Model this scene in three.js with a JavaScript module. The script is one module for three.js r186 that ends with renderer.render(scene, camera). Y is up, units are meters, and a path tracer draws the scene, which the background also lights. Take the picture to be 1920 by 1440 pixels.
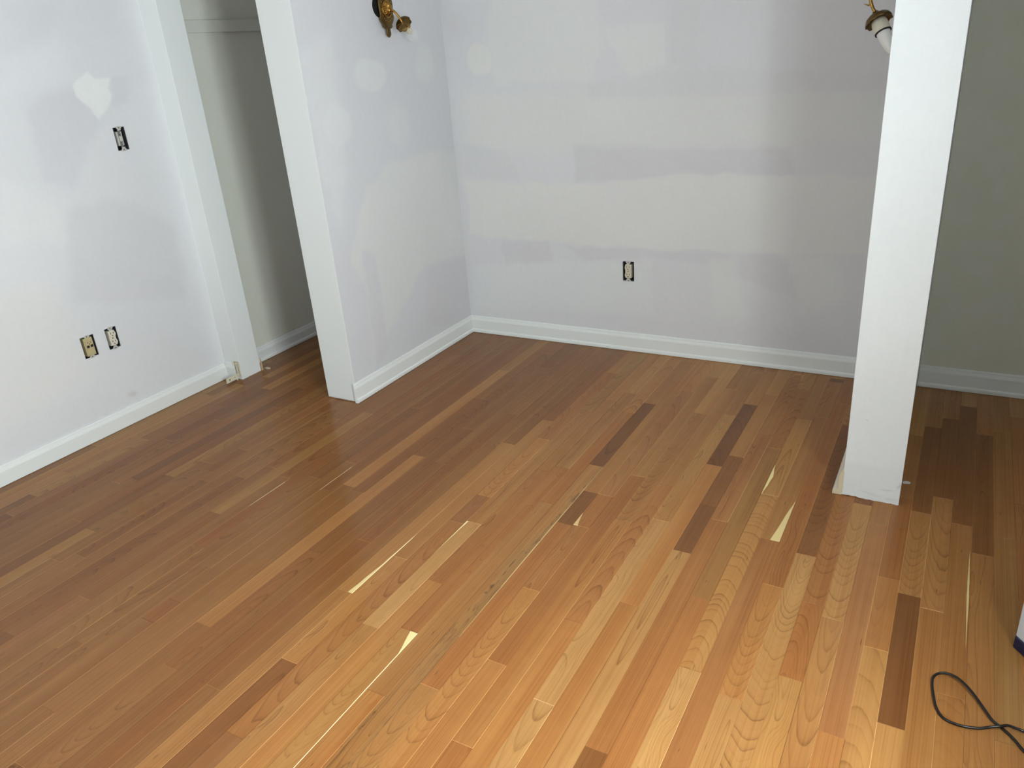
import * as THREE from 'three';
import { mergeGeometries } from 'three/addons/utils/BufferGeometryUtils.js';
import { RoundedBoxGeometry } from 'three/addons/geometries/RoundedBoxGeometry.js';
import { RectAreaLightUniformsLib } from 'three/addons/lights/RectAreaLightUniformsLib.js';

// ---------------------------------------------------------------- camera, sky, light, exposure
const scene = new THREE.Scene();
const camera = new THREE.PerspectiveCamera(52.75, 4 / 3, 0.05, 40);
camera.position.set(2.4222, 1.5322, 3.6194);
camera.quaternion.set(-0.206345, 0.254551, 0.016222, 0.944649).normalize();
camera.updateMatrixWorld(); camera.updateProjectionMatrix();

scene.background = new THREE.Color().setRGB(0.5, 0.58, 0.66);     // overcast daylight outside the window
const renderer = new THREE.WebGLRenderer();
renderer.toneMapping = THREE.LinearToneMapping;
renderer.toneMappingExposure = 1.04;
renderer.shadowMap.enabled = true;

RectAreaLightUniformsLib.init();
const WIN = { x: 3.0, z0: 2.5, z1: 3.4, y0: 0.75, y1: 2.15 };      // side window, right of the camera
const WIN2 = { z: 5.6, x0: -0.4, x1: 0.95, y0: 1.12, y1: 2.2 };    // added unseen window behind the viewer, more light for the walls
function daylight(at, toward, w, h, power, tint) {                  // light coming in through a window opening
  const l = new THREE.RectAreaLight(new THREE.Color().setRGB(...tint), power, w, h);
  l.position.set(...at); l.lookAt(at[0] + toward[0], at[1] + toward[1], at[2] + toward[2]);
  l.name = 'window_daylight'; scene.add(l);
}
const zw = (WIN.z0 + WIN.z1) / 2;
daylight([3.13, 1.45, zw], [-1, 0, 0], 0.84, 1.3, 5.5, [0.88, 0.99, 1.03]);             // side window, level light
daylight([3.38, 1.75, zw], [-0.42, -0.906, 0], 0.84, 0.8, 54, [0.95, 0.99, 0.95]);    // side window, bright upper sky
daylight([3.33, 1.05, zw], [-0.5, 0.866, 0], 0.84, 0.7, 70, [0.84, 0.97, 1.05]);      // side window, light off the bright ground outside
daylight([0.275, 1.66, 5.66], [0, 0, -1], 1.25, 0.98, 7.5, [0.88, 1.0, 1.02]);        // added high window behind the viewer, lifts the wall light

// ---------------------------------------------------------------- helpers
function rng(seed) { let a = seed >>> 0; return () => { a = (a + 0x6D2B79F5) | 0; let t = Math.imul(a ^ (a >>> 15), 1 | a); t = (t + Math.imul(t ^ (t >>> 7), 61 | t)) ^ t; return ((t ^ (t >>> 14)) >>> 0) / 4294967296; }; }
const NT = new Float32Array(65536); { const r = rng(77); for (let i = 0; i < 65536; i++) NT[i] = r() * 2 - 1; }
function noise(x, y) {                                              // smooth value noise, -1..1
  const xi = Math.floor(x), yi = Math.floor(y), fx = x - xi, fy = y - yi;
  const u = fx * fx * (3 - 2 * fx), v = fy * fy * (3 - 2 * fy);
  const a = (yi & 255) << 8, b = ((yi + 1) & 255) << 8, c = xi & 255, d = (xi + 1) & 255;
  const p = NT[a | c], q = NT[a | d], s = NT[b | c], t = NT[b | d];
  return (p + (q - p) * u) * (1 - v) + (s + (t - s) * u) * v;
}
const fbm = (x, y) => 0.6 * noise(x, y) + 0.28 * noise(x * 2.1 + 9, y * 2.1 + 4) + 0.12 * noise(x * 4.3 + 3, y * 4.3 + 7);
const clamp = (v, a, b) => v < a ? a : v > b ? b : v;
const smooth = (a, b, v) => { const t = clamp((v - a) / (b - a), 0, 1); return t * t * (3 - 2 * t); };
const taken = new Map();
function numbered(n) { const k = taken.get(n) || 0; taken.set(n, k + 1); return k ? n + '_' + String(k).padStart(3, '0') : n; }
function mesh(name, geo, mat, parent) {
  const m = new THREE.Mesh(geo, mat); m.name = parent ? name : numbered(name);
  m.castShadow = m.receiveShadow = true; (parent || scene).add(m); return m;
}
function struct(name, geo, mat, label) {
  const m = mesh(name, geo, mat); m.userData = { kind: 'structure', label, category: name.split('_')[0] }; return m;
}
function structGroup(name, label) {
  const g = new THREE.Group(); g.name = numbered(name); g.userData = { kind: 'structure', label, category: name.split('_')[0] }; scene.add(g); return g;
}
function thing(name, label, category, [x, y, z] = [0, 0, 0], group) {
  const g = new THREE.Group(); g.name = numbered(name); g.position.set(x, y, z);
  g.userData = { label, category }; if (group) g.userData.group = group; scene.add(g); return g;
}
const box = (x0, x1, y0, y1, z0, z1) => new THREE.BoxGeometry(x1 - x0, y1 - y0, z1 - z0).translate((x0 + x1) / 2, (y0 + y1) / 2, (z0 + z1) / 2);
function poly(pts) { const s = new THREE.Shape(); pts.forEach(([x, y], i) => i ? s.lineTo(x, y) : s.moveTo(x, y)); s.closePath(); return s; }
function hole(s, x0, x1, y0, y1) { const p = new THREE.Path(); p.moveTo(x0, y0); p.lineTo(x0, y1); p.lineTo(x1, y1); p.lineTo(x1, y0); p.closePath(); s.holes.push(p); return s; }
const extr = (s, depth, bevel = 0, curve = 8) => new THREE.ExtrudeGeometry(s, { depth, bevelEnabled: bevel > 0, bevelSize: bevel, bevelThickness: bevel, bevelSegments: 2, curveSegments: curve });
const std = (r, g, b, rough = 0.6, extra = {}) => new THREE.MeshStandardMaterial({ color: new THREE.Color(r / 255, g / 255, b / 255).convertSRGBToLinear(), roughness: rough, ...extra });

// ---------------------------------------------------------------- painted and skim-coated wall surfaces
function inPoly(p, x, y) { let c = false; for (let i = 0, j = p.length - 1; i < p.length; j = i++) { const [xi, yi] = p[i], [xj, yj] = p[j]; if ((yi > y) !== (yj > y) && x < (xj - xi) * (y - yi) / (yj - yi) + xi) c = !c; } return c; }
function edgeDist(p, x, y) { let m = 1e9; for (let i = 0, j = p.length - 1; i < p.length; j = i++) { const ax = p[j][0], ay = p[j][1], bx = p[i][0] - ax, by = p[i][1] - ay; const t = clamp(((x - ax) * bx + (y - ay) * by) / (bx * bx + by * by), 0, 1); const dx = x - ax - bx * t, dy = y - ay - by * t; const d = dx * dx + dy * dy; if (d < m) m = d; } return Math.sqrt(m); }
function wallMap(a0, a1, y1, base, patches, seed, res = 300) {
  const w = Math.round((a1 - a0) * res), h = Math.round(y1 * res), d = new Uint8Array(w * h * 4);
  const ps = patches.map(q => { const p = q.p || null; let b; if (p) { const xs = p.map(t => t[0]), ys = p.map(t => t[1]); b = [Math.min(...xs), Math.max(...xs), Math.min(...ys), Math.max(...ys)]; } else b = [q.c[0] - q.c[2], q.c[0] + q.c[2], q.c[1] - q.c[3], q.c[1] + q.c[3]]; return { ...q, b }; });
  for (let j = 0; j < h; j++) for (let i = 0; i < w; i++) {
    const a = a0 + (i + 0.5) / res, y = (j + 0.5) / res;
    const wob = 0.012 * noise(a * 14 + seed, y * 14) + 0.005 * noise(a * 45, y * 45 + seed), wob2 = 0.012 * noise(a * 13 + 40, y * 13 + seed);
    let c = [...base]; const mott = 2.2 * fbm(a * 3.2 + seed, y * 3.2) + 0.8 * noise(a * 60, y * 60) + 0.6 * noise(a * 130 + 3, y * 24);
    for (const q of ps) {
      const f = q.f || 0.015;
      if (a < q.b[0] - f - 0.03 || a > q.b[1] + f + 0.03 || y < q.b[2] - f - 0.03 || y > q.b[3] + f + 0.03) continue;
      let s; const A = a + wob, Y = y + wob2;
      if (q.p) { s = edgeDist(q.p, A, Y); if (!inPoly(q.p, A, Y)) s = -s; }
      else { const r = Math.hypot((A - q.c[0]) / q.c[2], (Y - q.c[1]) / q.c[3]); s = (1 - r) * Math.min(q.c[2], q.c[3]); }
      const k = smooth(-f, f, s) * (q.k ?? 0.72) * (0.88 + 0.12 * noise(a * 20 + 5, y * 20 + 9));
      for (let e = 0; e < 3; e++) c[e] += (q.col[e] - c[e]) * k;
    }
    const o = (j * w + i) * 4; for (let e = 0; e < 3; e++) d[o + e] = clamp(c[e] + mott, 0, 255); d[o + 3] = 255;
  }
  const t = new THREE.DataTexture(d, w, h); t.colorSpace = THREE.SRGBColorSpace; t.magFilter = t.minFilter = THREE.LinearFilter;
  t.wrapS = t.wrapT = THREE.ClampToEdgeWrapping; t.repeat.set(1 / (a1 - a0), 1 / y1); t.offset.set(-a0 / (a1 - a0), 0); t.needsUpdate = true; return t;
}
const LAV = [211, 211, 214], COMP = [216, 218, 215], WARM = [214, 215, 211], WHITE = [232, 235, 232], GREY = [207, 207, 209];
const wallMat = (map, rough = 0.75) => new THREE.MeshStandardMaterial({ map, roughness: rough });
const paint = std(222, 225, 223, 0.5);                              // white trim and jamb paint
const primer = std(218, 219, 221, 0.7);
const plain = std(214, 214, 214, 0.8);
const hidden = std(150, 140, 125, 0.9);

const H = 2.5, T = 0.1;
// back wall: faces +z at z = -0.017
const backMap = wallMap(-0.2, 3.1, 2.0, LAV, [
  { p: [[0.07, 1.33], [1.28, 1.29], [2.3, 1.25], [2.3, 1.07], [1.28, 1.05], [0.47, 1.03], [0.04, 1.07]], col: WARM, f: 0.05 },
  { p: [[0.29, 1.76], [0.84, 1.72], [0.87, 1.54], [0.81, 1.36], [0.28, 1.36], [0.22, 1.56]], col: COMP, f: 0.03 },
  { p: [[0.87, 1.58], [1.17, 1.58], [1.17, 1.41], [1.0, 1.35]], col: COMP, f: 0.02 },
  { p: [[1.17, 1.9], [1.32, 1.9], [1.32, 1.38], [1.18, 1.39]], col: GREY, f: 0.03 },
  { p: [[0.78, 1.34], [1.3, 1.38], [2.08, 1.32], [2.09, 1.26], [1.28, 1.27], [0.8, 1.27]], col: GREY, f: 0.02 },
  { c: [0.19, 1.485, 0.07, 0.075], col: [220, 221, 216], f: 0.012 },
  { p: [[0.05, 1.06], [0.31, 1.04], [0.38, 0.89], [0.04, 0.91]], col: GREY, f: 0.012 },
  { p: [[0.7, 1.05], [1.31, 1.04], [1.73, 1.05], [1.76, 0.93], [1.15, 0.91], [0.69, 0.88]], col: [203, 201, 204], f: 0.018 },
  { p: [[0.04, 0.88], [0.76, 0.87], [1.26, 0.93], [1.81, 0.92], [2.3, 0.91], [2.3, 0.6], [1.81, 0.57], [1.04, 0.56], [0.59, 0.56], [0.03, 0.58]], col: [218, 218, 213], f: 0.012 },
  { p: [[0.23, 0.56], [0.53, 0.56], [0.55, 0.47], [0.25, 0.41]], col: [204, 202, 206], f: 0.012 },
  { p: [[0.63, 0.55], [1.39, 0.56], [1.76, 0.56], [1.8, 0.36], [1.4, 0.48], [1.11, 0.52], [0.74, 0.47]], col: [205, 203, 206], f: 0.014 },
  { p: [[0.04, 0.4], [0.56, 0.46], [1.1, 0.49], [1.11, 0.21], [0.01, 0.14]], col: [214, 217, 217], f: 0.02 },
  { p: [[1.4, 0.51], [1.52, 0.55], [1.58, 0.26], [1.43, 0.21]], col: COMP, f: 0.04 },
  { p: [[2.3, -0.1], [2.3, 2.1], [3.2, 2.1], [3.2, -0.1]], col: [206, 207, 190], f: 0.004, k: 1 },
  { p: [[1.76, 0.56], [1.95, 0.57], [2.03, 0.38], [1.83, 0.28]], col: COMP, f: 0.04 },
], 11);
{
  const s = hole(poly([[-1.2, 0], [3.25, 0], [3.25, H], [-1.2, H]]), 0.946, 1.008, 0.381, 0.485);
  const m = struct('wall_back', extr(s, T), [wallMat(backMap), plain], 'grey primed back wall with skim coat patches behind the alcove');
  m.position.z = -0.017 - T;
}
// left wall: faces +x at x = -0.938, u runs along -z
const leftMap = wallMap(-3.0, 0.1, 2.0, [215, 216, 219], [
  { p: [[-1.66, 1.85], [-1.42, 1.85], [-1.48, 1.73], [-1.73, 1.62]], col: [209, 211, 215], f: 0.05 },
  { p: [[-1.73, 1.62], [-1.46, 1.73], [-1.44, 1.54], [-1.67, 1.5], [-1.78, 1.47]], col: [220, 222, 225], f: 0.05 },
  { p: [[-1.68, 1.43], [-1.61, 1.49], [-1.45, 1.51], [-1.37, 1.37], [-1.49, 1.24], [-1.6, 1.12], [-1.7, 1.18], [-1.7, 1.33]], col: [205, 205, 211], f: 0.03 },
  { p: [[-1.46, 1.51], [-1.38, 1.56], [-1.35, 1.53], [-1.28, 1.53], [-1.3, 1.49], [-1.29, 1.44], [-1.33, 1.41], [-1.38, 1.37], [-1.42, 1.43], [-1.46, 1.47]], col: WHITE, f: 0.008 },
  { p: [[-1.28, 1.53], [-1.19, 1.53], [-1.19, 1.43], [-1.29, 1.42]], col: [206, 208, 212], f: 0.015 },
  { p: [[-1.65, 1.04], [-1.37, 1.03], [-1.13, 0.86], [-1.17, 0.49], [-1.74, 0.64]], col: [208, 208, 211], f: 0.03 },
  { p: [[-1.88, 1.19], [-1.62, 1.06], [-1.7, 0.91], [-1.96, 0.93]], col: [221, 222, 222], f: 0.05 },
  { p: [[-1.2, 1.5], [-1.02, 1.51], [-1.06, 1.08], [-1.19, 1.15], [-1.25, 1.32]], col: [217, 219, 221], f: 0.03 },
  { p: [[-2.2, 0.8], [-1.8, 0.75], [-1.75, 0.3], [-2.3, 0.2]], col: [219, 218, 215], f: 0.06 },
  { c: [-1.59, 0.135, 0.016, 0.01], col: [192, 190, 185], f: 0.012 },
  { p: [[-0.915, -0.1], [-0.915, 2.1], [0.2, 2.1], [0.2, -0.1]], col: [213, 214, 200], f: 0.004, k: 1 },
], 23);
{
  const s = poly([[-5.75, 0], [0.1, 0], [0.1, H], [-5.75, H]]);
  for (const [z, y, w] of [[1.3, 1.283, 0.058], [1.729, 0.43, 0.066], [1.611, 0.43, 0.058]]) hole(s, -z - w / 2, -z + w / 2, y - 0.05, y + 0.05);
  const m = struct('wall_left', extr(s, T), [wallMat(leftMap), plain], 'pale grey left wall with a white filler blotch and bare outlets');
  m.rotation.y = Math.PI / 2; m.position.x = -0.938 - T;
}
// wall pier between the left wall and the passage
{
  const m = struct('wall_pier', extr(poly([[-0.96, 0], [-0.825, 0], [-0.825, H], [-0.96, H]]), 0.13, 0.0015), std(229, 233, 232, 0.55), 'narrow white door pier standing out from the left wall');
  m.position.z = 0.9065;
}
// partition left of the alcove
const alcMap = wallMap(-1.1, 0.1, 2.0, [208, 209, 213], [
  { p: [[-1.05, 1.57], [-0.83, 1.65], [-0.88, 1.05], [-0.96, 0.85], [-1.04, 1.08]], col: [216, 218, 220], f: 0.04 },
  { p: [[-0.94, 0.7], [-0.74, 0.98], [-0.54, 1.06], [-0.24, 1.06], [0.01, 1.03], [0.02, 0.46], [-0.36, 0.51], [-0.57, 0.38], [-0.9, 0.12], [-0.86, 0.47]], col: [215, 217, 214], f: 0.02 },
  { p: [[-0.84, 0.7], [-0.76, 0.65], [-0.76, 0.16], [-0.88, 0.11]], col: [205, 204, 210], f: 0.015 },
  { p: [[-0.36, 0.49], [0.01, 0.46], [0.02, 0.1], [-0.43, 0.16]], col: [206, 205, 209], f: 0.025 },
  { c: [-0.61, 1.46, 0.115, 0.075], col: [218, 221, 220], f: 0.012 },
  { c: [-0.17, 1.49, 0.08, 0.085], col: [214, 217, 217], f: 0.02 },
  { c: [-0.88, 1.27, 0.085, 0.09], col: [217, 219, 220], f: 0.015 },
  { c: [-0.44, 1.23, 0.085, 0.1], col: [213, 215, 217], f: 0.03 },
], 37);
{
  const g = structGroup('wall_partition_left', 'light grey partition wall beside the narrow passage with round filler spots');
  const b = mesh('plaster_face', extr(poly([[-1.046, 0], [0.02, 0], [0.02, H], [-1.046, H]]), 0.182), [wallMat(alcMap), primer], g);
  b.rotation.y = Math.PI / 2; b.position.x = -0.199;
  const rr = rng(5), pts = [[-0.199, H], [-0.199, 0.004]];
  for (let i = 1; i < 14; i++) pts.push([-0.199 + 0.182 * i / 14, 0.002 + 0.004 * rr() + (i > 8 ? 0 : 0.003)]);
  pts.push([-0.017, 0.002], [-0.017, H]);
  const e = mesh('end_face', extr(poly(pts), 0.004, 0.0012), std(217, 220, 219, 0.6), g); e.position.z = 1.047;
}
// free standing end of the right partition
const colMap = wallMap(2.1, 2.45, 2.0, [222, 226, 227], [
  { p: [[2.19, 0.14], [2.37, 0.15], [2.37, 0.0], [2.19, 0.0]], col: [217, 220, 221], f: 0.006 },
  { c: [2.33, 0.055, 0.012, 0.003], col: [186, 188, 187], f: 0.003 }, { c: [2.345, 0.018, 0.014, 0.004], col: [196, 198, 197], f: 0.004 },
  { c: [2.36, 0.075, 0.003, 0.009], col: [180, 182, 181], f: 0.003 }, { c: [2.28, 0.024, 0.03, 0.0035], col: [204, 207, 207], f: 0.004 },
  { c: [2.24, 0.3, 0.002, 0.0015], col: [185, 187, 185], f: 0.003 },
], 51, 500);
{
  const rr = rng(9), pts = [[2.191, H], [2.191, 0.003]];
  for (let i = 1; i < 16; i++) { const t = i / 16; pts.push([2.191 + 0.18 * t, (t < 0.28 ? 0.0035 : 0.0004) + 0.0022 * rr()]); }
  pts.push([2.371, 0.0], [2.371, H]);
  const g = structGroup('wall_partition_right', 'bright white end of the partition standing on the floor like a post');
  const m = mesh('end_face', extr(poly(pts), 0.022, 0.0012), [wallMat(colMap, 0.65), primer], g); m.position.z = 1.032;
  mesh('plaster_body', box(2.191, 2.356, 0, H, -0.016, 1.032), primer, g);
}
// right wall with the window opening, front wall, ceiling: outside the frame, they close the room
{
  const s = hole(poly([[-0.2, 0], [5.75, 0], [5.75, H], [-0.2, H]]), WIN.z0, WIN.z1, WIN.y0, WIN.y1);
  const m = struct('wall_right', extr(s, 0.14), plain, 'white right wall holding the side window'); m.rotation.y = -Math.PI / 2; m.position.x = WIN.x + 0.14;
  const fs = hole(poly([[-1.05, 0], [3.15, 0], [3.15, H], [-1.05, H]]), WIN2.x0, WIN2.x1, WIN2.y0, WIN2.y1);
  const f = struct('wall_front', extr(fs, 0.14), std(190, 186, 178, 0.9), 'white wall behind the viewer with an added high window'); f.position.z = WIN2.z;
  const w2 = structGroup('window_added_2', 'added wide high window behind the viewer, unseen, to light the walls'), xc = (WIN2.x0 + WIN2.x1) / 2;
  mesh('window_frame', mergeGeometries([box(WIN2.x0, WIN2.x0 + 0.045, WIN2.y0, WIN2.y1, 5.68, 5.72), box(WIN2.x1 - 0.045, WIN2.x1, WIN2.y0, WIN2.y1, 5.68, 5.72), box(WIN2.x0 + 0.045, WIN2.x1 - 0.045, WIN2.y0, WIN2.y0 + 0.045, 5.68, 5.72), box(WIN2.x0 + 0.045, WIN2.x1 - 0.045, WIN2.y1 - 0.045, WIN2.y1, 5.68, 5.72)]), paint, w2);
  mesh('pane', box(WIN2.x0 + 0.045, WIN2.x1 - 0.045, WIN2.y0 + 0.045, WIN2.y1 - 0.045, 5.698, 5.703), new THREE.MeshPhysicalMaterial({ color: 0xffffff, transmission: 1, thickness: 0, roughness: 0.02 }), w2);
  const c = struct('ceiling', box(-1.05, 3.15, H, H + 0.1, -0.15, 5.75), std(225, 225, 222, 0.9), 'white ceiling over the room');
  const w = structGroup('window_1', 'two sash side window with white frame in the right wall');
  const zc = (WIN.z0 + WIN.z1) / 2, fr = 0.045;
  mesh('window_frame', mergeGeometries([box(3.05, 3.1, WIN.y0, WIN.y1, WIN.z0, WIN.z0 + fr), box(3.05, 3.1, WIN.y0, WIN.y1, WIN.z1 - fr, WIN.z1), box(3.05, 3.1, WIN.y0, WIN.y0 + fr, WIN.z0 + fr, WIN.z1 - fr), box(3.05, 3.1, WIN.y1 - fr, WIN.y1, WIN.z0 + fr, WIN.z1 - fr), box(3.045, 3.105, WIN.y0 + fr, WIN.y1 - fr, zc - 0.03, zc + 0.03)]), paint, w);
  const glass = new THREE.MeshPhysicalMaterial({ color: 0xffffff, transmission: 1, thickness: 0, roughness: 0.02 });
  mesh('pane', box(3.072, 3.077, WIN.y0 + fr, WIN.y1 - fr, WIN.z0 + fr, zc - 0.03), glass, w);
  mesh('pane', box(3.072, 3.077, WIN.y0 + fr, WIN.y1 - fr, zc + 0.03, WIN.z1 - fr), glass, w);
}

// ---------------------------------------------------------------- baseboards and trim
function baseProfile(h, board, shoe) {                              // cross-section: x = out from the wall
  const p = [[0, h], [0, 0.0018]];
  if (shoe) p.push([board + shoe, 0.0018], [board + shoe, 0.011], [board + shoe * 0.82, 0.017], [board + shoe * 0.4, 0.0208], [board, 0.022]); else p.push([board, 0.0018]);
  p.push([board, h - 0.026], [board * 0.9, h - 0.021], [board * 0.62, h - 0.012], [board * 0.52, h - 0.005], [board * 0.34, h]);
  return poly(p.reverse());
}
function baseboard(name, label, prof, len, [x, z], turn) {
  const m = struct(name, extr(prof, len), paint, label); m.position.set(x, 0, z); m.rotation.y = turn; return m;
}
// profile x -> world; extrude direction local z. turn 0: out along +x, runs along +z
baseboard('baseboard_left', 'white baseboard along the left wall under the outlets', baseProfile(0.088, 0.016, 0), 1.68, [-0.938, 1.05], 0);
baseboard('baseboard_passage', 'white baseboard in the dim passage behind the pier', baseProfile(0.085, 0.013, 0.007), 0.92, [-0.938, -0.017], 0);
baseboard('baseboard_alcove', 'white baseboard and shoe along the left side of the alcove', baseProfile(0.1, 0.011, 0.006), 1.075, [-0.017, -0.012], 0);
baseboard('baseboard_back', 'white baseboard along the back of the alcove', baseProfile(0.1, 0.011, 0.006), 2.205, [-0.015, -0.017], -Math.PI / 2).scale.z = -1;
baseboard('baseboard_niche', 'white baseboard in the shaded recess right of the post', baseProfile(0.1, 0.011, 0.006), 0.642, [2.357, -0.017], -Math.PI / 2).scale.z = -1;
baseboard('baseboard_return', 'short white baseboard stub on the pier beside the pivot bracket', baseProfile(0.09, 0.014, 0), 0.082, [-0.938, 1.0365], -Math.PI / 2).scale.z = -1;
{
  const g = structGroup('baseboard_partition', 'baseboard on the post partition with a raw cut end showing');
  const rawEnd = std(206, 190, 160, 0.75);
  const m = mesh('moulding', extr(baseProfile(0.1, 0.014, 0.018), 1.06), std(212, 202, 184, 0.6), g); m.scale.x = -1; m.position.set(2.191, 0, -0.005);
  const e = mesh('cut_end', extr(baseProfile(0.098, 0.0138, 0.0178), 0.003), rawEnd, g); e.scale.x = -1; e.position.set(2.191, 0, 1.0555);
}
{
  const t = struct('trim_1', box(-0.938, -0.918, 1.709, 1.763, -0.01, 0.905), std(208, 209, 199, 0.55), 'horizontal white cleat board on the wall of the passage');
}

// ---------------------------------------------------------------- cherry strip floor
const P = 0.0597, X0 = 1.3385, LEN = 1.7, SW = 2048, SH = 128, STRIPS = 16;
const HEART = [0.282, 0.125, 0.037], SAP = [0.58, 0.45, 0.21];
function toS(v) { v = clamp(v, 0, 1); return 255 * (v <= 0.0031308 ? v * 12.92 : 1.055 * Math.pow(v, 1 / 2.4) - 0.055); }
const LUT = new Uint8Array(4097); for (let i = 0; i <= 4096; i++) LUT[i] = Math.round(toS(i / 4096));
// a strip of wood: kind 0 straight, 1 cathedral, 2 wavy, 3 spalted; sap = list of [zFrom, wFrom, zTo, wTo, side]
function paintStrip(data, row, o) {
  const R = rng(o.seed * 7919 + 13), s0 = R() * 200, s1 = R() * 200, kind = o.kind;
  const v0 = o.v0 ?? (0.005 + 0.05 * R()), h0 = o.h0 ?? 0.002 + 0.02 * R(), hs = o.hs ?? (R() < 0.5 ? -1 : 1) * (kind === 1 ? 0.05 + 0.07 * R() : 0.01 * R()), sp = o.sp ?? 0.0045 + 0.003 * R();
  const off = kind === 0 ? 0.08 + 0.1 * R() : 0, amp = kind === 2 ? 0.024 : kind === 3 ? 0.03 : 0.006, lineK = o.line ?? (kind === 0 ? 0.13 : kind === 3 ? 0.3 : 0.2);
  const flecks = []; const nf = o.flecks ?? Math.floor(R() * 5); for (let i = 0; i < nf; i++) flecks.push([R() * LEN, 0.006 + 0.048 * R(), 0.004 + 0.012 * R(), 0.0004 + 0.0006 * R()]);
  for (let j = 0; j < SH; j++) {
    const v = (j + 0.5) / SH * P;
    for (let i = 0; i < SW; i++) {
      const u = (i + 0.5) / SW * LEN;
      const hh = h0 + hs * u + amp * noise(u * (kind >= 2 ? 7 : 2.2) + s0, kind === 3 ? v * 40 : kind === 2 ? v * 22 : s1);
      const dv = v - v0 + off + 0.004 * noise(u * 2.7 + s1, 3.3);
      let d = Math.sqrt(dv * dv + hh * hh) + 0.0009 * noise(u * 9 + s1, v * 55) + 0.0003 * noise(u * 24 + s0, v * 130);
      const ph = d / sp + 40, k = Math.floor(ph), f = ph - k, st = 0.45 + 0.55 * NT[(k * 7 + o.seed * 31) & 65535];
      let line = Math.pow(f, 7) * (1 - smooth(0.93, 1, f)) * 1.7 + 0.22 * f;
      line = Math.min(1, line) * clamp(st, 0.12, 1);
      const fib = noise(u * 26 + s0, v * 2600) * 0.5 + noise(u * 5 + s1, v * 700) * 0.5;
      const low = noise(u * 2.2 + s0, v * 26 + s1), chat = noise(u * 38 + s1, v * 20) * 0.5 + 0.5 * noise(u * 11, v * 55 + s0);
      const str = noise(u * 1.3 + s1, v * 240 + s0), str2 = noise(u * 2.6 + s0, v * 520);
      let m = 1 - lineK * line * 1.7 + 0.085 * fib + 0.075 * low + 0.05 * chat + 0.06 * str - 0.1 * Math.max(0, str2 - 0.35);
      let r = HEART[0] * m, g = HEART[1] * m * (1 - 0.06 * line + 0.06 * low + 0.03 * str), b = HEART[2] * m * (1 - 0.12 * line + 0.12 * low + 0.06 * str);
      if (kind === 3) {                                              // spalted: grey-olive body with black zone lines
        const a = smooth(-0.25, 0.35, 0.6 * noise(u * 3.1 + s1, v * 18 + s0) + 0.3 * noise(u * 9, v * 60) + (v - 0.019) * 15);
        const wv = noise(u * 5 + s0, v * 46 + s1) + 0.4 * noise(u * 15 + 7, v * 95) + 0.12 * noise(u * 50, v * 260);
        const zl = (Math.exp(-Math.pow((wv - 0.12) / 0.045, 2)) + 0.7 * Math.exp(-Math.pow((wv + 0.3) / 0.035, 2))) * a * smooth(-0.7, 0.1, noise(u * 4 + 31, v * 30));
        r = r * (1 - 0.1 * a) * (1 - 0.72 * zl); g = g * (1 + 0.03 * a) * (1 - 0.74 * zl); b = b * (1 + 0.2 * a) * (1 - 0.7 * zl);
      }
      if (o.sap) for (const [z0, w0, z1, w1, side] of o.sap) {
        if (u < Math.min(z0, z1) || u > Math.max(z0, z1)) continue;
        const t = (u - z0) / (z1 - z0), w = (w0 + (w1 - w0) * t) * P + 0.0012 * noise(u * 25 + s0, 5) * Math.min(1, 8 * (w0 + (w1 - w0) * t));
        const q = side === 0 ? v : side === 1 ? P - v : Math.abs(v - side * P) * 2;
        const e = 1 - smooth(w - 0.0006, w + 0.0004, q), m2 = 1 + 0.05 * fib;
        r += (SAP[0] * m2 - r) * e; g += (SAP[1] * m2 - g) * e; b += (SAP[2] * m2 - b) * e;
      }
      for (const [fu, fv, fl, fw] of flecks) {
        const a = (u - fu) / fl; if (a < -1 || a > 1) continue;
        const c = Math.abs(v - fv - 0.0012 * a + 0.0007 * Math.sin(a * 3)) / (fw * (1 - a * a) + 1e-6); if (c < 1.5) { const e = 0.72 * (1 - smooth(0.6, 1.5, c)); r *= 1 - e; g *= 1 - e; b *= 1 - e * 0.95; }
      }
      const q = ((row * SH + j) * SW + i) * 4;
      data[q] = LUT[clamp(r * 4096 | 0, 0, 4096)]; data[q + 1] = LUT[clamp(g * 4096 | 0, 0, 4096)]; data[q + 2] = LUT[clamp(b * 4096 | 0, 0, 4096)]; data[q + 3] = 255;
    }
  }
}
// strip list: generic ones first, then boards with sapwood or figure of their own
const strips = [];
{ const R = rng(404); for (let i = 0; i < 31; i++) strips.push({ kind: [0, 0, 1, 0, 2, 1, 0, 0, 1, 0, 2][i % 11], seed: 100 + i }); }
const special = {};
function spec(key, o) { special[key] = strips.length; strips.push({ seed: 900 + strips.length, ...o }); }
// along a strip, u = 0 is the end of the board farther from the camera
spec('burl', { kind: 3, sp: 0.005, line: 0.26, flecks: 3, sap: [[0.0, 0.02, 0.4, 0.05, 1], [0.4, 0.05, 0.85, 0.02, 1]] });
spec('wedge_p', { kind: 0, sap: [[0.68, 0.0, 0.9, 0.1, 1], [0.9, 0.1, 1.05, 0.27, 1]], flecks: 1 });
spec('wedge_u2', { kind: 1, sap: [[0, 0.11, 0.26, 0.0, 0]] });
spec('wedge_l', { kind: 1, hs: 0.14, h0: 0.01, v0: 0.015, sp: 0.0048, sap: [[0, 0.42, 0.09, 0.05, 1], [0.08, 0.03, 0.7, 0.018, 1]] });
spec('wedge_w', { kind: 0, sap: [[0.13, 0, 0.2165, 0.28, 0]] });
spec('wedge_cc', { kind: 0, sap: [[0.70, 0.02, 0.962, 0.5, 1]] });
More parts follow.
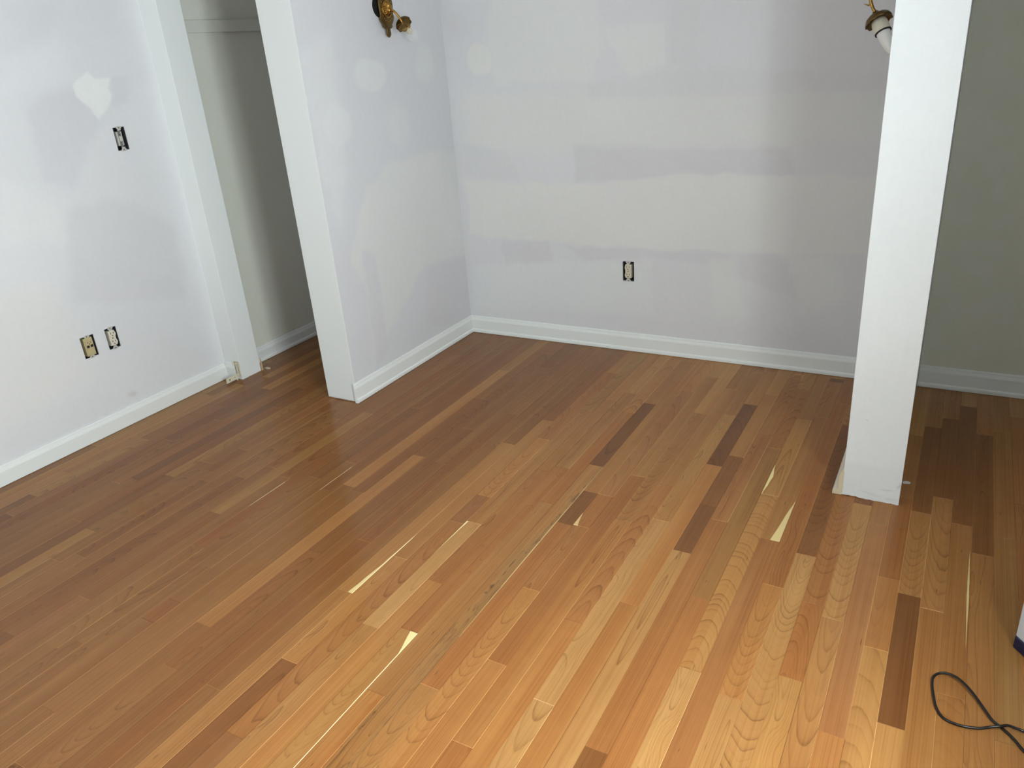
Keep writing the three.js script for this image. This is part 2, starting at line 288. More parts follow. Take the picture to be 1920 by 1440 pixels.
spec('sap_r', { kind: 0, sap: [[0.13, 0, 0.36, 0.1, 0.93], [0.36, 0.1, 0.62, 0, 0.93]], flecks: 2 });
spec('wedge_n', { kind: 1, hs: -0.04, h0: 0.05, v0: 0.03, sap: [[0.42, 0, 0.52, 0.22, 0], [0.52, 0.22, 0.68, 0, 0]] });
spec('edge_sap', { kind: 0, sap: [[0.03, 0.035, 0.22, 0.02, 1]] });
spec('edge_sap2', { kind: 0, sap: [[0.0, 0.05, 0.3, 0.05, 0]] });
spec('cathedral', { kind: 1, hs: 0.17, h0: 0.004, v0: 0.036, sp: 0.0043, line: 0.26, flecks: 1 });
spec('cathedral2', { kind: 1, hs: 0.13, h0: 0.01, v0: 0.03, sp: 0.005, line: 0.22, flecks: 0 });
spec('cathedral3', { kind: 1, hs: -0.16, h0: 0.2, v0: 0.02, sp: 0.0041, line: 0.24, flecks: 2 });
spec('swirl2', { kind: 2, line: 0.2, flecks: 1 });
spec('swirl', { kind: 2, line: 0.22, flecks: 2 });
spec('streaky', { kind: 0, line: 0.14, sp: 0.003, flecks: 2 });
spec('bright_end', { kind: 2, sap: [[0, 0.02, 1.7, 0.02, 0]], flecks: 1 });
const woods = [];
for (let a = 0; a * STRIPS < strips.length; a++) {
  const data = new Uint8Array(SW * SH * STRIPS * 4);
  for (let k = 0; k < STRIPS && a * STRIPS + k < strips.length; k++) paintStrip(data, k, strips[a * STRIPS + k]);
  const t = new THREE.DataTexture(data, SW, SH * STRIPS); t.colorSpace = THREE.SRGBColorSpace; t.magFilter = t.minFilter = THREE.LinearFilter; t.needsUpdate = true;
  woods.push(new THREE.MeshPhysicalMaterial({ map: t, vertexColors: true, roughness: 0.5, specularIntensity: 0.2, clearcoat: 0.5, clearcoatRoughness: 0.17 }));
}
// tones (linear multipliers); left-hand ones are partly wood colour, partly dimmer light
const TN = { dark: [0.6, 0.52, 0.48], deep: [0.66, 0.58, 0.52], dull_shaded: [0.79, 0.74, 0.68], rust_shaded: [0.78, 0.66, 0.57], brown: [0.72, 0.63, 0.56], red: [1.08, 0.96, 0.88], orange: [1.24, 1.18, 1.08], tan: [1.14, 1.13, 1.1], pale: [1.38, 1.54, 1.66], gold: [1.32, 1.4, 1.36], honey: [1.3, 1.38, 1.35], pink: [1.12, 1.05, 1.08], olive: [1.0, 1.06, 1.0], purple: [0.86, 0.78, 0.82] };
// rows counted from the seam under the sapwood line; [start z, tone, strip]
const KNOWN = {
  '-30': [[1.015, 'dark'], [2.0, 'tan']], '-28': [[1.925, 'dark']], '-26': [[1.63, 'brown'], [1.825, 'tan'], [2.5, 'tan', 'edge_sap2']], '-25': [[1.2, 'tan'], [1.895, 'brown'], [2.442, 'tan']],
  '-24': [[0.9, 'olive'], [1.693, 'tan']], '-22': [[1.7, 'tan'], [2.797, 'dark']], '-20': [[1.74, 'tan', 'edge_sap']], '-19': [[1.5, 'red'], [2.23, 'tan'], [2.771, 'tan']],
  '-17': [[1.0, 'red'], [1.54, 'tan', 'edge_sap'], [2.3, 'pink']], '-16': [[1.745, 'tan'], [2.47, 'red'], [2.571, 'pink']], '-14': [[0.8, 'red'], [1.708, 'tan']], '-12': [[0.35, 'tan'], [1.098, 'brown'], [2.081, 'red'], [2.676, 'tan', 'cathedral2']],
  '-11': [[0.5, 'tan'], [1.4, 'tan']], '-10': [[0.9, 'red'], [1.964, 'red']], '-9': [[1.2, 'tan'], [2.677, 'tan']], '-8': [[1.155, 'tan', 'wedge_p'], [2.2055, 'tan']],
  '-7': [[0.9, 'tan'], [1.992, 'orange', 'swirl'], [2.512, 'brown']], '-6': [[0.3, 'red'], [1.063, 'orange', 'cathedral2'], [1.5525, 'purple'], [1.738, 'red'], [2.767, 'purple']], '-5': [[0.75, 'tan'], [1.717, 'pale', 'wedge_u2'], [2.3, 'tan', 'swirl']],
  '-4': [[0.6, 'tan'], [1.3, 'red', 'swirl'], [2.05, 'orange']], '-3': [[0.5, 'tan'], [1.25, 'red'], [2.2675, 'gold', 'wedge_l']], '-2': [[0.7, 'red'], [1.5, 'tan'], [2.5, 'orange']],
  '-1': [[0.05, 'tan'], [0.58, 'dark'], [1.185, 'tan', 'burl']], '0': [[0.4, 'tan', 'streaky'], [1.3735, 'brown', 'streaky'], [1.6, 'red'], [2.422, 'tan', 'cathedral2']], '1': [[0.4, 'pink'], [1.3735, 'red', 'wedge_w'], [1.59, 'red', 'swirl'], [1.959, 'orange', 'cathedral2']],
  '2': [[0.2, 'tan'], [1.2, 'red'], [2.271, 'orange']], '3': [[0.6, 'tan'], [1.5, 'orange'], [2.54, 'red']], '4': [[0.3, 'tan'], [1.225, 'red'], [2.035, 'orange', 'streaky']],
  '5': [[0.08, 'tan'], [0.57, 'gold', 'swirl'], [1.45, 'pale', 'swirl2'], [2.34, 'pale']], '6': [[0.05, 'tan'], [0.436, 'dark'], [1.0165, 'orange'], [1.9, 'orange']], '7': [[0.3, 'tan'], [0.92, 'brown'], [1.3, 'dark'], [1.593, 'pale']],
  '8': [[0.1, 'tan'], [0.7, 'pink'], [1.374, 'red'], [2.4165, 'brown']], '9': [[0.2, 'red'], [0.8, 'olive', 'streaky'], [1.79, 'red']], '10': [[0.5, 'gold', 'wedge_n'], [1.15, 'gold', 'cathedral3'], [2.077, 'pale', 'swirl']],
  '11': [[0.03, 'dark'], [0.065, 'tan'], [0.46, 'tan', 'wedge_cc'], [1.42, 'pink', 'streaky']], '12': [[0.3, 'red'], [1.2, 'red'], [1.65, 'orange', 'cathedral2'], [2.127, 'pale']], '13': [[0.5, 'brown'], [1.459, 'pale', 'cathedral']],
  '14': [[0.1, 'brown'], [0.9, 'red', 'cathedral2'], [1.685, 'red'], [2.002, 'gold', 'swirl']], '15': [[0.4, 'brown'], [1.09, 'gold', 'cathedral2'], [1.7295, 'tan']], '16': [[0.6, 'tan'], [1.195, 'pink'], [2.14, 'orange']],
  '17': [[0.5, 'tan'], [1.0, 'red'], [1.4775, 'orange'], [1.803, 'gold']], '18': [[0.4, 'brown'], [1.07, 'tan', 'cathedral2'], [1.538, 'dark', 'streaky'], [2.057, 'gold']], '19': [[0.3, 'brown'], [0.95, 'tan']],
  '20': [[0.15, 'brown'], [1.1, 'tan', 'sap_r'], [1.9, 'tan']], '21': [[0.4, 'brown'], [1.25, 'tan']], '22': [[0.35, 'tan'], [1.13, 'olive'], [2.0, 'tan']], '23': [[0.2, 'red'], [0.9, 'red']],
};
{
  const floor = structGroup('floor', 'glossy cherry wood strip floor with mixed red, tan and pale boards');
  mesh('subfloor', box(-1.0, 3.1, -0.06, -0.0125, -0.1, 5.7), hidden, floor);
  const R = rng(2024), Z0 = -0.016, Z1 = 5.58, XL = -0.936, XR = 2.998;
  const v = new THREE.Vector3();
  const inView = (x0, x1, z0, z1) => { for (let i = 0; i <= 12; i++) for (const x of [x0, (x0 + x1) / 2, x1]) { v.set(x, 0, z0 + (z1 - z0) * i / 12).applyMatrix4(camera.matrixWorldInverse); if (v.z < 0) { v.applyMatrix4(camera.projectionMatrix); if (Math.abs(v.x) < 1.02 && Math.abs(v.y) < 1.02) return true; } } return false; };
  const rest = [];
  for (let r = -39; r <= 28; r++) {
    const x0 = Math.max(X0 + r * P, XL), x1 = Math.min(X0 + (r + 1) * P, XR);
    if (x1 - x0 < 0.004) continue;
    const known = (KNOWN[r] || []).slice();
    const starts = [];                                              // [z, tone, strip, fixed]
    let z = Z0; const first = known.length ? known[0][0] : Infinity;
    if (known.length) {
      if (first - Z0 > 0.03) starts.push([Z0, null, null]);
      known.forEach(k => starts.push(k)); z = known[known.length - 1][0];
    } else { starts.push([Z0, null, null]); z = Z0 - R() * 0.7; }
    while (true) { z += 0.5 + 0.75 * R(); if (known.length && z < 2.95 && starts[starts.length - 1][0] > 1.05) continue; if (z > Z1 - 0.15) break; if (z > Z0 + 0.12) starts.push([z, null, null]); }
    for (let k = 0; k < starts.length; k++) {
      const za = starts[k][0], zb = k + 1 < starts.length ? starts[k + 1][0] : Z1;
      let tone = starts[k][1]; const rnd = R();
      if (r < -8) tone = { tan: 'dull_shaded', red: 'rust_shaded', pink: 'dull_shaded', olive: 'dull_shaded' }[tone] || tone;  // left boards: partly redder wood, partly window falloff put into the colour
      const base = tone ? TN[tone] : TN[(r < -6 ? ['deep', 'rust_shaded', 'dull_shaded', 'dull_shaded', 'brown', 'tan', 'dull_shaded', 'olive', 'rust_shaded', 'purple'] : ['tan', 'tan', 'orange', 'pink', 'orange', 'tan', 'gold', 'olive', 'gold', 'honey'])[Math.floor(rnd * 10)]];  // darker pool on the left, paler on the right, following the window light
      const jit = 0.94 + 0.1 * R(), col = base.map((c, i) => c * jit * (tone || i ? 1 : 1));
      const si = starts[k][2] ? special[starts[k][2]] : Math.floor(R() * 31), atlas = Math.floor(si / STRIPS), row = si % STRIPS;
      const L = zb - za, flip = !starts[k][2] && R() < 0.5, uo = starts[k][2] ? 0 : R() * Math.max(0, LEN - L - 0.02);
      const jl = R() * 0.0001 - 0.00005, hl = jl, hr = jl + (R() - 0.5) * 0.00009, g = 0.00006, bv = 0.0006;
      // board: flat top, small eased edges, sides down to the subfloor
      const X = [x0 + g, x0 + g + bv, x1 - g - bv, x1 - g], Zs = [za + g, za + g + bv, zb - g - bv, zb - g];
      const pos = [], nor = [], uv = [], idx = [], colr = [];
      const U = (zz) => { let t = clamp((zz - za + uo) / LEN, 0.001, 0.999); if (flip) t = 1 - t; return t; }, V = (xx) => (row + clamp((xx - (X0 + r * P)) / P, 0.015, 0.985)) / STRIPS;
      const yt = (xx) => hl + (hr - hl) * (xx - x0) / (x1 - x0);
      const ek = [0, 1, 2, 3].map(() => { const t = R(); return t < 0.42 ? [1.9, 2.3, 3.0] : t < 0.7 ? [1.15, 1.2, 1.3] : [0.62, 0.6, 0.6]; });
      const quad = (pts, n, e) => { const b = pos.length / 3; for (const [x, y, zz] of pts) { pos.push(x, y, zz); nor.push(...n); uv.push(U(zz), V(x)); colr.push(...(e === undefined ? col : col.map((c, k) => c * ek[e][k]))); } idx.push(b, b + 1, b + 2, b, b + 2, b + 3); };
      const tp = (x, zz) => [x, yt(x), zz], lo = (x, zz, y) => [x, y, zz], B = -0.0006, D = -0.0125, q = Math.SQRT1_2;
      const n0 = new THREE.Vector3(-(hr - hl) / (x1 - x0), 1, 0).normalize().toArray();
      quad([tp(X[1], Zs[1]), tp(X[1], Zs[2]), tp(X[2], Zs[2]), tp(X[2], Zs[1])], n0);
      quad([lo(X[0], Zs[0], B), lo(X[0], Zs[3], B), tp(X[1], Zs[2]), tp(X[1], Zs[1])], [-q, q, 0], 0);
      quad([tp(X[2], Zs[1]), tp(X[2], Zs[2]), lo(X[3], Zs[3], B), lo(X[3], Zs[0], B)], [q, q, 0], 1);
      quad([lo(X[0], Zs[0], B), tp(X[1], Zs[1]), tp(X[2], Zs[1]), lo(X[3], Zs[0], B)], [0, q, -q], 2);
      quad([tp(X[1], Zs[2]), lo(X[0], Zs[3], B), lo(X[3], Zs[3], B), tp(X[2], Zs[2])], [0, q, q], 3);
      quad([lo(X[0], Zs[0], D), lo(X[0], Zs[3], D), lo(X[0], Zs[3], B), lo(X[0], Zs[0], B)], [-1, 0, 0]);
      quad([lo(X[3], Zs[0], B), lo(X[3], Zs[3], B), lo(X[3], Zs[3], D), lo(X[3], Zs[0], D)], [1, 0, 0]);
      quad([lo(X[0], Zs[0], B), lo(X[3], Zs[0], B), lo(X[3], Zs[0], D), lo(X[0], Zs[0], D)], [0, 0, -1]);
      quad([lo(X[0], Zs[3], D), lo(X[3], Zs[3], D), lo(X[3], Zs[3], B), lo(X[0], Zs[3], B)], [0, 0, 1]);
      const ge = new THREE.BufferGeometry();
      ge.setAttribute('position', new THREE.Float32BufferAttribute(pos, 3)); ge.setAttribute('normal', new THREE.Float32BufferAttribute(nor, 3));
      ge.setAttribute('uv', new THREE.Float32BufferAttribute(uv, 2)); ge.setAttribute('color', new THREE.Float32BufferAttribute(colr, 3)); ge.setIndex(idx);
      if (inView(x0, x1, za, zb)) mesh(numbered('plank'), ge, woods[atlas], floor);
      else (rest[atlas] = rest[atlas] || []).push(ge);
    }
  }
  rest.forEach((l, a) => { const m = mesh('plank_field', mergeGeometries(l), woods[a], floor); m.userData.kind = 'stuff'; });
  console.log('planks in view', taken.get('plank'));
}

// ---------------------------------------------------------------- bare outlets in their wall boxes
const earM = std(196, 196, 190, 0.5, { metalness: 0.25 }), steel = std(150, 150, 150, 0.45, { metalness: 0.8 }), darkSteel = std(70, 70, 72, 0.6, { metalness: 0.5 }), slotM = std(25, 22, 20, 0.8), brassScrew = std(150, 140, 115, 0.4, { metalness: 0.7 });
function boxShell(w, h, d) {                                        // open metal wall box behind the wall face
  const t = 0.0015; return mergeGeometries([box(-w / 2, w / 2, -h / 2, h / 2, -d, -d + t), box(-w / 2, -w / 2 + t, -h / 2, h / 2, -d + t, -0.0015), box(w / 2 - t, w / 2, -h / 2, h / 2, -d + t, -0.0015), box(-w / 2 + t, w / 2 - t, -h / 2, -h / 2 + t, -d + t, -0.0015), box(-w / 2 + t, w / 2 - t, h / 2 - t, h / 2, -d + t, -0.0015)]);
}
function strapShape() { const s = poly([[-0.0085, -0.036], [0.0085, -0.036], [0.0085, -0.043], [0.013, -0.0455], [0.013, -0.052], [0.006, -0.0545], [-0.006, -0.0545], [-0.013, -0.052], [-0.013, -0.0455], [-0.0085, -0.043]]); const p = new THREE.Path(); p.absellipse(0, -0.0475, 0.0035, 0.0022, 0, Math.PI * 2); s.holes.push(p); return s; }
function lobe(yc) { const s = new THREE.Shape(); const R = 0.0172, f = 0.0135; const a = Math.asin(f / R); s.absarc(0, yc, R, -a, a, false); s.absarc(0, yc, R, Math.PI - a, Math.PI + a, false); s.closePath(); return s; }
function outlet(name, label, category, pos, turn, kind, faceMat, group) {
  const g = thing(name, label, category, pos, group); g.rotation.y = turn;
  const w = kind === 'gfci' ? 0.065 : 0.0565, sink = kind === 'deep' ? -0.006 : 0.001;
  mesh('wall_box', boxShell(w, 0.0985, 0.06), darkSteel, g);
  const st = extr(strapShape(), 0.0012);
  const a = mesh('mounting_ear', st, earM, g); a.position.z = 0.0003;
  const b = mesh('mounting_ear', st, earM, g); b.rotation.z = Math.PI; b.position.z = 0.0003;
  const scr = new THREE.CylinderGeometry(0.0028, 0.0032, 0.002, 12).rotateX(Math.PI / 2);
  for (const s of [-1, 1]) mesh('screw', scr, brassScrew, g).position.set(0, s * 0.0475, 0.0025);
  const slots = [];
  if (kind === 'duplex') {
    mesh('receptacle_body', new RoundedBoxGeometry(0.034, 0.071, 0.026, 2, 0.002).translate(0, 0, -0.0125 + sink), faceMat, g);
    for (const s of [1, -1]) {
      const f = mesh('socket_face', extr(lobe(s * 0.0193), 0.004, 0.0006, 12), faceMat, g); f.position.z = sink;
      mesh('slots', mergeGeometries([box(-0.0078, -0.0056, s * 0.0193 + 0.0005, s * 0.0193 + 0.0095, 0.0036, 0.0049), box(0.0056, 0.0078, s * 0.0193 + 0.0012, s * 0.0193 + 0.0088, 0.0036, 0.0049), new THREE.CylinderGeometry(0.0026, 0.0026, 0.0013, 12).rotateX(Math.PI / 2).translate(0, s * 0.0193 - 0.007, 0.00425)]).translate(0, 0, sink), slotM, f).position.z = -sink + 0.0006;
    }
    mesh('center_screw', new THREE.CylinderGeometry(0.003, 0.0034, 0.002, 12).rotateX(Math.PI / 2).translate(0, 0, sink + 0.0015), brassScrew, g);
  } else if (kind === 'gfci') {
    mesh('receptacle_body', new RoundedBoxGeometry(0.043, 0.084, 0.03, 2, 0.002).translate(0, 0, -0.013 + sink), faceMat, g);
    const f = mesh('socket_face', new RoundedBoxGeometry(0.033, 0.067, 0.006, 2, 0.0015).translate(0, 0, 0.003 + sink), faceMat, g);
    for (const s of [-1, 1]) mesh('test_button', new RoundedBoxGeometry(0.0115, 0.011, 0.003, 2, 0.0008).translate(s * 0.0088, 0.003, 0.0068 + sink), slotM, g);
    mesh('slots', mergeGeometries([box(-0.0078, -0.0056, 0.018, 0.024, 0.0055, 0.0066), box(0.0056, 0.0078, 0.0186, 0.0236, 0.0055, 0.0066), new THREE.CylinderGeometry(0.0022, 0.0022, 0.0011, 12).rotateX(Math.PI / 2).translate(0, 0.0135, 0.006)]).translate(0, 0, sink), slotM, f);
  } else {
    mesh('device_body', new RoundedBoxGeometry(0.029, 0.062, 0.03, 2, 0.002).translate(0, 0, -0.016 + sink), faceMat, g);
    mesh('device_strip', box(-0.006, 0.006, -0.04, 0.04, -0.0012, 0.0008).translate(0, 0, sink + 0.0006), steel, g);
    mesh('rocker', new RoundedBoxGeometry(0.012, 0.024, 0.006, 2, 0.0015).translate(0, 0, 0.002 + sink), faceMat, g);
    mesh('slots', mergeGeometries([box(-0.005, 0.005, 0.016, 0.0185, 0, 0.0018)]).translate(0, 0, sink), slotM, g);
  }
  return g;
}
outlet('duplex_outlet', 'cream duplex outlet without cover plate on the back wall', 'outlet', [0.977, 0.433, -0.017], 0, 'duplex', std(206, 200, 176, 0.4));
outlet('duplex_outlet', 'off-white duplex outlet without cover plate beside the beige one', 'outlet', [-0.938, 0.43, 1.611], Math.PI / 2, 'duplex', std(214, 208, 192, 0.4));
outlet('ground_fault_outlet', 'beige outlet with two dark buttons, without cover plate, low on left wall', 'outlet', [-0.938, 0.43, 1.729], Math.PI / 2, 'gfci', std(186, 172, 130, 0.45));
outlet('wall_switch', 'grey recessed switch in a dark open box high on left wall', 'switch', [-0.938, 1.283, 1.3], Math.PI / 2, 'deep', std(186, 186, 176, 0.5));

// ---------------------------------------------------------------- brass wall sconces
const brass = std(168, 130, 66, 0.24, { metalness: 1 }), oldBrass = std(112, 90, 54, 0.36, { metalness: 1 }), cream = std(214, 208, 188, 0.5);
function alignY(m, dir) { m.quaternion.setFromUnitVectors(new THREE.Vector3(0, 1, 0), new THREE.Vector3(...dir).normalize()); return m; }
function scallop(profile, n, k, seg = 96) {                         // lathe whose radius ripples n times
  const g = new THREE.LatheGeometry(profile.map(p => new THREE.Vector2(p[0], p[1])), seg), a = g.attributes.position;
  const rm = Math.max(...profile.map(p => p[0]));
  for (let i = 0; i < a.count; i++) { const x = a.getX(i), z = a.getZ(i), r = Math.hypot(x, z); if (r < 1e-6) continue; const f = 1 + k * Math.cos(n * Math.atan2(z, x)) * (r / rm) ** 2; a.setX(i, x * f); a.setZ(i, z * f); a.setY(i, a.getY(i) + k * 0.05 * Math.cos(n * Math.atan2(z, x)) * (r / rm) ** 2); }
  g.computeVertexNormals(); return g;
}
function plateShape() {                                             // ornate oval with scrolls and pointed finials
  const half = [[0, 0.125], [0.008, 0.118], [0.012, 0.106], [0.009, 0.096], [0.016, 0.09], [0.026, 0.088], [0.03, 0.08], [0.027, 0.07], [0.034, 0.058], [0.043, 0.042], [0.047, 0.022], [0.046, 0], [0.044, -0.02], [0.047, -0.032], [0.041, -0.046], [0.033, -0.057], [0.026, -0.064], [0.028, -0.072], [0.02, -0.078], [0.011, -0.08], [0.009, -0.09], [0.011, -0.1], [0.007, -0.11], [0, -0.115]];
  const s = new THREE.Shape(); s.moveTo(...half[0]); s.splineThru(half.slice(1).map(p => new THREE.Vector2(...p))); s.splineThru(half.slice(0, -1).reverse().map(p => new THREE.Vector2(-p[0], p[1]))); return s;
}
function sconce(label, o) {
  const g = thing('wall_sconce', label, 'sconce', o.at); const L = (p) => p.map((c, i) => c - o.at[i]);
  if (o.plate !== false) {
    const pl = mesh('backplate', extr(plateShape(), 0.004, 0.003, 40), oldBrass, g); pl.rotation.y = o.turn; pl.rotateX(o.lean || 0); pl.position.set(...L(o.plateAt));
    mesh('rim_bead', new THREE.TorusGeometry(0.031, 0.0032, 10, 48).scale(1, 1.12, 1).translate(0, 0, 0.0085), brass, pl);
    const dome = mesh('rosette', scallop([[0.0, 0.026], [0.008, 0.025], [0.016, 0.021], [0.022, 0.012], [0.026, 0.004], [0.029, 0]], 18, 0.06).rotateX(Math.PI / 2).translate(0, 0.004, 0.006), brass, pl);
    const beads = []; for (let i = 0; i < 22; i++) { const t = i / 22 * Math.PI * 2; beads.push(new THREE.SphereGeometry(0.0032, 8, 6).translate(0.0395 * Math.cos(t), 0.051 * Math.sin(t), 0.0075)); }
    mesh('beading', mergeGeometries(beads), brass, pl);
  }
  mesh('arm', new THREE.TubeGeometry(new THREE.CatmullRomCurve3(o.arm.map(p => new THREE.Vector3(...L(p)))), 40, 0.0052, 12), brass, g);
  const ax = new THREE.Vector3(...o.axis).normalize(), cup = L(o.cup), along = (d) => [cup[0] + ax.x * d, cup[1] + ax.y * d, cup[2] + ax.z * d];
  const c = alignY(mesh('drip_pan', scallop(o.pan, 9, 0.035), oldBrass, g), o.axis); c.position.set(...cup);
  if (o.spike) { const sp = alignY(mesh('leaf_tip', new THREE.ConeGeometry(0.0035, 0.022, 8), brass, g), [-0.9, 0.25, 0.2]); sp.position.set(...L(o.spike)); }
  const sk = alignY(mesh('socket', new THREE.LatheGeometry(o.socket.map(p => new THREE.Vector2(...p)), 32), cream, g), o.axis); sk.position.set(...along(0.004));
  if (o.ring) { const r = alignY(mesh('socket_ring', new THREE.CylinderGeometry(o.ring[0], o.ring[0], 0.004, 32), slotM, g), o.axis); r.position.set(...along(o.ring[1])); }
  const b = alignY(mesh('bulb', new THREE.LatheGeometry(o.bulb.map(p => new THREE.Vector2(...p)), 40), o.bulbMat, g), o.axis); b.position.set(...along(o.bulbAt));
  if (o.filament) { const f = alignY(mesh('filament', mergeGeometries([new THREE.CylinderGeometry(0.0012, 0.003, 0.022, 8).translate(0, 0.015, 0), new THREE.TorusGeometry(0.006, 0.0006, 6, 16).translate(0, 0.03, 0)]), std(210, 210, 205, 0.3), b), [0, 1, 0]); }
  return g;
}
const clearGlass = new THREE.MeshPhysicalMaterial({ color: 0xffffff, transmission: 0.92, thickness: 0, roughness: 0.04, ior: 1.45 });
const opal = std(228, 228, 224, 0.25);
const globeProf = [[0.0125, 0]]; for (let i = 0; i <= 22; i++) { const a = -1.1 + i / 22 * (1.1 + Math.PI / 2); globeProf.push([Math.max(0.0001, 0.0285 * Math.cos(a)), 0.034 + 0.0285 * Math.sin(a)]); }
// old wall box behind the plate: a flat black disc stands for its shaded hollow
{
  const g = thing('wiring_box', 'round wiring box behind the tilted brass plate, shaded hollow as a black disc', 'junction box', [-0.017, 1.745, 0.49]);
  mesh('hollow_disc', new THREE.CylinderGeometry(0.046, 0.046, 0.004, 40).rotateZ(Math.PI / 2).translate(0.002, 0, 0), std(14, 14, 15, 0.8), g);
  mesh('box_rim', new THREE.TorusGeometry(0.0475, 0.0022, 8, 48).rotateY(Math.PI / 2).translate(0.003, 0, 0), std(205, 207, 205, 0.5), g);
}
sconce('antique brass wall sconce with a clear globe bulb left of the alcove corner', {
  at: [-0.017, 1.6, 0.47], plateAt: [0.006, 1.732, 0.466], turn: Math.PI / 2, lean: 0,
  arm: [[0.026, 1.728, 0.468], [0.05, 1.722, 0.466], [0.068, 1.70, 0.46], [0.078, 1.682, 0.455], [0.084, 1.669, 0.452]],
  cup: [0.084, 1.669, 0.452], axis: [-0.164, -0.495, -0.854], pan: [[0.0, -0.006], [0.006, -0.006], [0.009, -0.002], [0.024, 0.0], [0.034, 0.003], [0.0385, 0.008], [0.0375, 0.009], [0.024, 0.004], [0, 0.003]],
  socket: [[0, 0], [0.015, 0], [0.0155, 0.03], [0.0145, 0.068], [0.0125, 0.072], [0, 0.072]], bulb: globeProf, bulbAt: 0.074, bulbMat: clearGlass, filament: true,
});
sconce('antique brass wall sconce with white socket and bulb beside the white post', {
  at: [2.191, 1.5, 0.5], plateAt: [2.185, 1.665, 0.5], turn: -Math.PI / 2,
  arm: [[2.166, 1.66, 0.5], [2.12, 1.655, 0.5], [2.075, 1.635, 0.5], [2.06, 1.6, 0.5], [2.068, 1.568, 0.5], [2.078, 1.55, 0.5]],
  cup: [2.088, 1.531, 0.5], axis: [0.44, -0.82, 0.36], pan: [[0.0, -0.022], [0.009, -0.022], [0.013, -0.014], [0.03, -0.006], [0.038, 0.0], [0.042, 0.009], [0.044, 0.017], [0.041, 0.017], [0.036, 0.007], [0.02, 0.001], [0, 0.001]],
  spike: [2.05, 1.573, 0.5], socket: [[0, 0], [0.022, 0], [0.026, 0.02], [0.0265, 0.05], [0.024, 0.052], [0, 0.052]], ring: [0.0268, 0.057], bulb: [[0.0225, 0], [0.0215, 0.02], [0.018, 0.045], [0.013, 0.065], [0.007, 0.078], [0.0001, 0.083]], bulbAt: 0.059, bulbMat: opal,
});

// ---------------------------------------------------------------- unseen counter along the left wall, added to shade its lower part
{
  const g = thing('added_counter', 'added white base cabinets with a grey worktop, unseen, shading the left wall', 'counter', [-0.938, 0, 2.8]);
  mesh('cabinet_body', box(0.003, 0.56, 0.09, 0.87, 0, 2.75), std(205, 203, 196, 0.5), g);
  mesh('plinth', box(0.003, 0.5, 0.001, 0.09, 0.02, 2.75), std(70, 68, 64, 0.7), g);
  mesh('worktop', box(0.003, 0.6, 0.87, 0.91, -0.02, 2.77), std(120, 118, 114, 0.35), g);
  for (let k = 0; k < 5; k++) { const d = mesh('door', box(0.56, 0.578, 0.1, 0.86, 0.006 + k * 0.55, 0.544 + k * 0.55), std(208, 206, 199, 0.5), g); mesh('handle', box(0.578, 0.596, 0.6, 0.72, 0.48 + k * 0.55, 0.49 + k * 0.55), std(120, 120, 118, 0.3, { metalness: 0.9 }), d); }
}

// ---------------------------------------------------------------- small things on the floor
{ // folding door pivot bracket at the foot of the pier
  const g = thing('pivot_bracket', 'cream painted folding door pivot bracket at the foot of the pier', 'bracket', [-0.845, 0, 1.0365]);
  const cm = std(214, 208, 186, 0.5), tan = std(176, 160, 118, 0.6);
  const hp = (s, x, y, r) => { const p = new THREE.Path(); p.absellipse(x, y, r, r, 0, Math.PI * 2); s.holes.push(p); return s; };
  mesh('channel_back', box(-0.02, 0.02, 0.022, 0.1, 0.0005, 0.0025), tan, g);
  const fl = poly([[0.004, 0.022], [0.02, 0.022], [0.02, 0.094], [0.016, 0.1], [0.004, 0.1]]); hp(fl, 0.012, 0.088, 0.0045); hp(fl, 0.012, 0.042, 0.0042);
  mesh('channel_flange', extr(fl, 0.003, 0.0005), cm, g).position.z = 0.012;
  mesh('channel_side', mergeGeometries([box(0.018, 0.0205, 0.022, 0.1, 0.002, 0.0145), box(-0.02, -0.0185, 0.022, 0.1, 0.002, 0.012)]), cm, g);
  const st = poly([[0, 0], [0.076, 0], [0.076, 0.026], [0, 0.026]]); hp(st, 0.02, 0.014, 0.0048); hp(st, 0.054, 0.013, 0.006);
  const arm = mesh('floor_arm', extr(st, 0.003, 0.0006), cm, g); arm.rotation.y = -Math.PI / 2; arm.position.set(0.0, 0.008, 0.012);
  mesh('arm_foot', mergeGeometries([box(-0.004, 0.001, 0, 0.009, 0.014, 0.022), box(-0.014, 0.0, 0.007, 0.0085, 0.014, 0.086)]), cm, g);
}
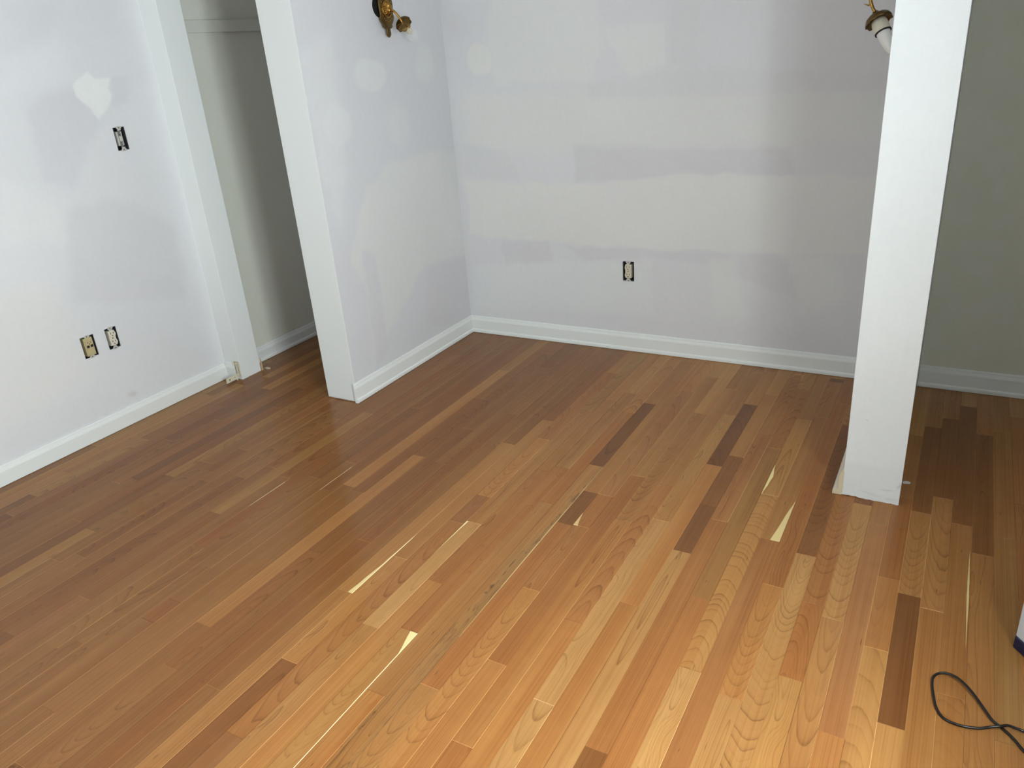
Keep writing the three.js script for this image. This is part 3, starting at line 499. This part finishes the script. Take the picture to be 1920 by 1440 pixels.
{
  const s = poly([[0, 0], [0.012, 0], [0.011, 0.05], [0.006, 0.074], [0.003, 0.05]]);
  const m = mesh('wood_shim', extr(s, 0.003), std(186, 158, 118, 0.75)); m.position.set(-0.8245, 0, 0.9); m.rotation.y = 0.25; m.userData = { label: 'thin raw wood shim standing at the back edge of the pier', category: 'shim' };
  const c = mesh('paint_chip', extr(poly([[0, 0], [0.03, -0.006], [0.045, 0.004], [0.034, 0.016], [0.01, 0.018]]), 0.002), std(214, 196, 172, 0.7)); c.rotation.x = -Math.PI / 2; c.position.set(-0.832, 0.0006, 0.876); c.userData = { label: 'peach coloured chip lying on the floor behind the pier', category: 'chip' };
  const d = mesh('paint_chip', extr(poly([[0, 0], [0.022, 0.002], [0.026, 0.012], [0.014, 0.02], [0, 0.014]]), 0.0012), std(200, 202, 202, 0.6)); d.rotation.x = -Math.PI / 2; d.rotation.z = 0.2; d.position.set(2.374, 0.0006, 0.9); d.userData = { label: 'small grey paint chip on the floor right of the post', category: 'chip' };
}
{ // black cord: loop crossing itself near the carton
  const pts = [[2.86, 0.004, 2.2], [2.78, 0.004, 2.1], [2.709, 0.005, 2.013], [2.689, 0.005, 1.984], [2.667, 0.005, 1.961], [2.649, 0.006, 1.948], [2.631, 0.008, 1.92], [2.608, 0.011, 1.883], [2.588, 0.012, 1.857], [2.569, 0.011, 1.84], [2.549, 0.008, 1.832], [2.532, 0.005, 1.836], [2.521, 0.004, 1.853], [2.519, 0.004, 1.876], [2.525, 0.004, 1.924], [2.534, 0.004, 1.962], [2.55, 0.004, 1.985], [2.575, 0.004, 1.992], [2.602, 0.005, 1.99], [2.623, 0.006, 1.984], [2.644, 0.009, 1.973], [2.663, 0.0125, 1.965], [2.678, 0.0125, 1.956], [2.693, 0.009, 1.953], [2.71, 0.006, 1.953], [2.78, 0.004, 1.99], [2.88, 0.004, 2.05]];
  const m = mesh('power_cord', new THREE.TubeGeometry(new THREE.CatmullRomCurve3(pts.map(p => new THREE.Vector3(...p))), 320, 0.0031, 12), std(9, 9, 10, 0.28)); m.userData = { label: 'thin black power cord looped on the floor', category: 'cord' };
}
{ // white carton with a blue base, cut by the frame's edge
  const a = Math.atan2(0.78, 0.63), g = thing('storage_carton', 'white carton with dark blue base beside the black cord', 'box', [2.693, 0, 1.654]);
  g.rotation.y = -a;
  mesh('carton_body', new RoundedBoxGeometry(0.2, 0.245, 0.13, 3, 0.006).translate(0.1, 0.16, -0.065), std(200, 203, 206, 0.6), g);
  mesh('carton_base', new RoundedBoxGeometry(0.203, 0.041, 0.133, 3, 0.007).translate(0.1, 0.0207, -0.065), std(12, 22, 58, 0.45), g);
}
renderer.render(scene, camera);
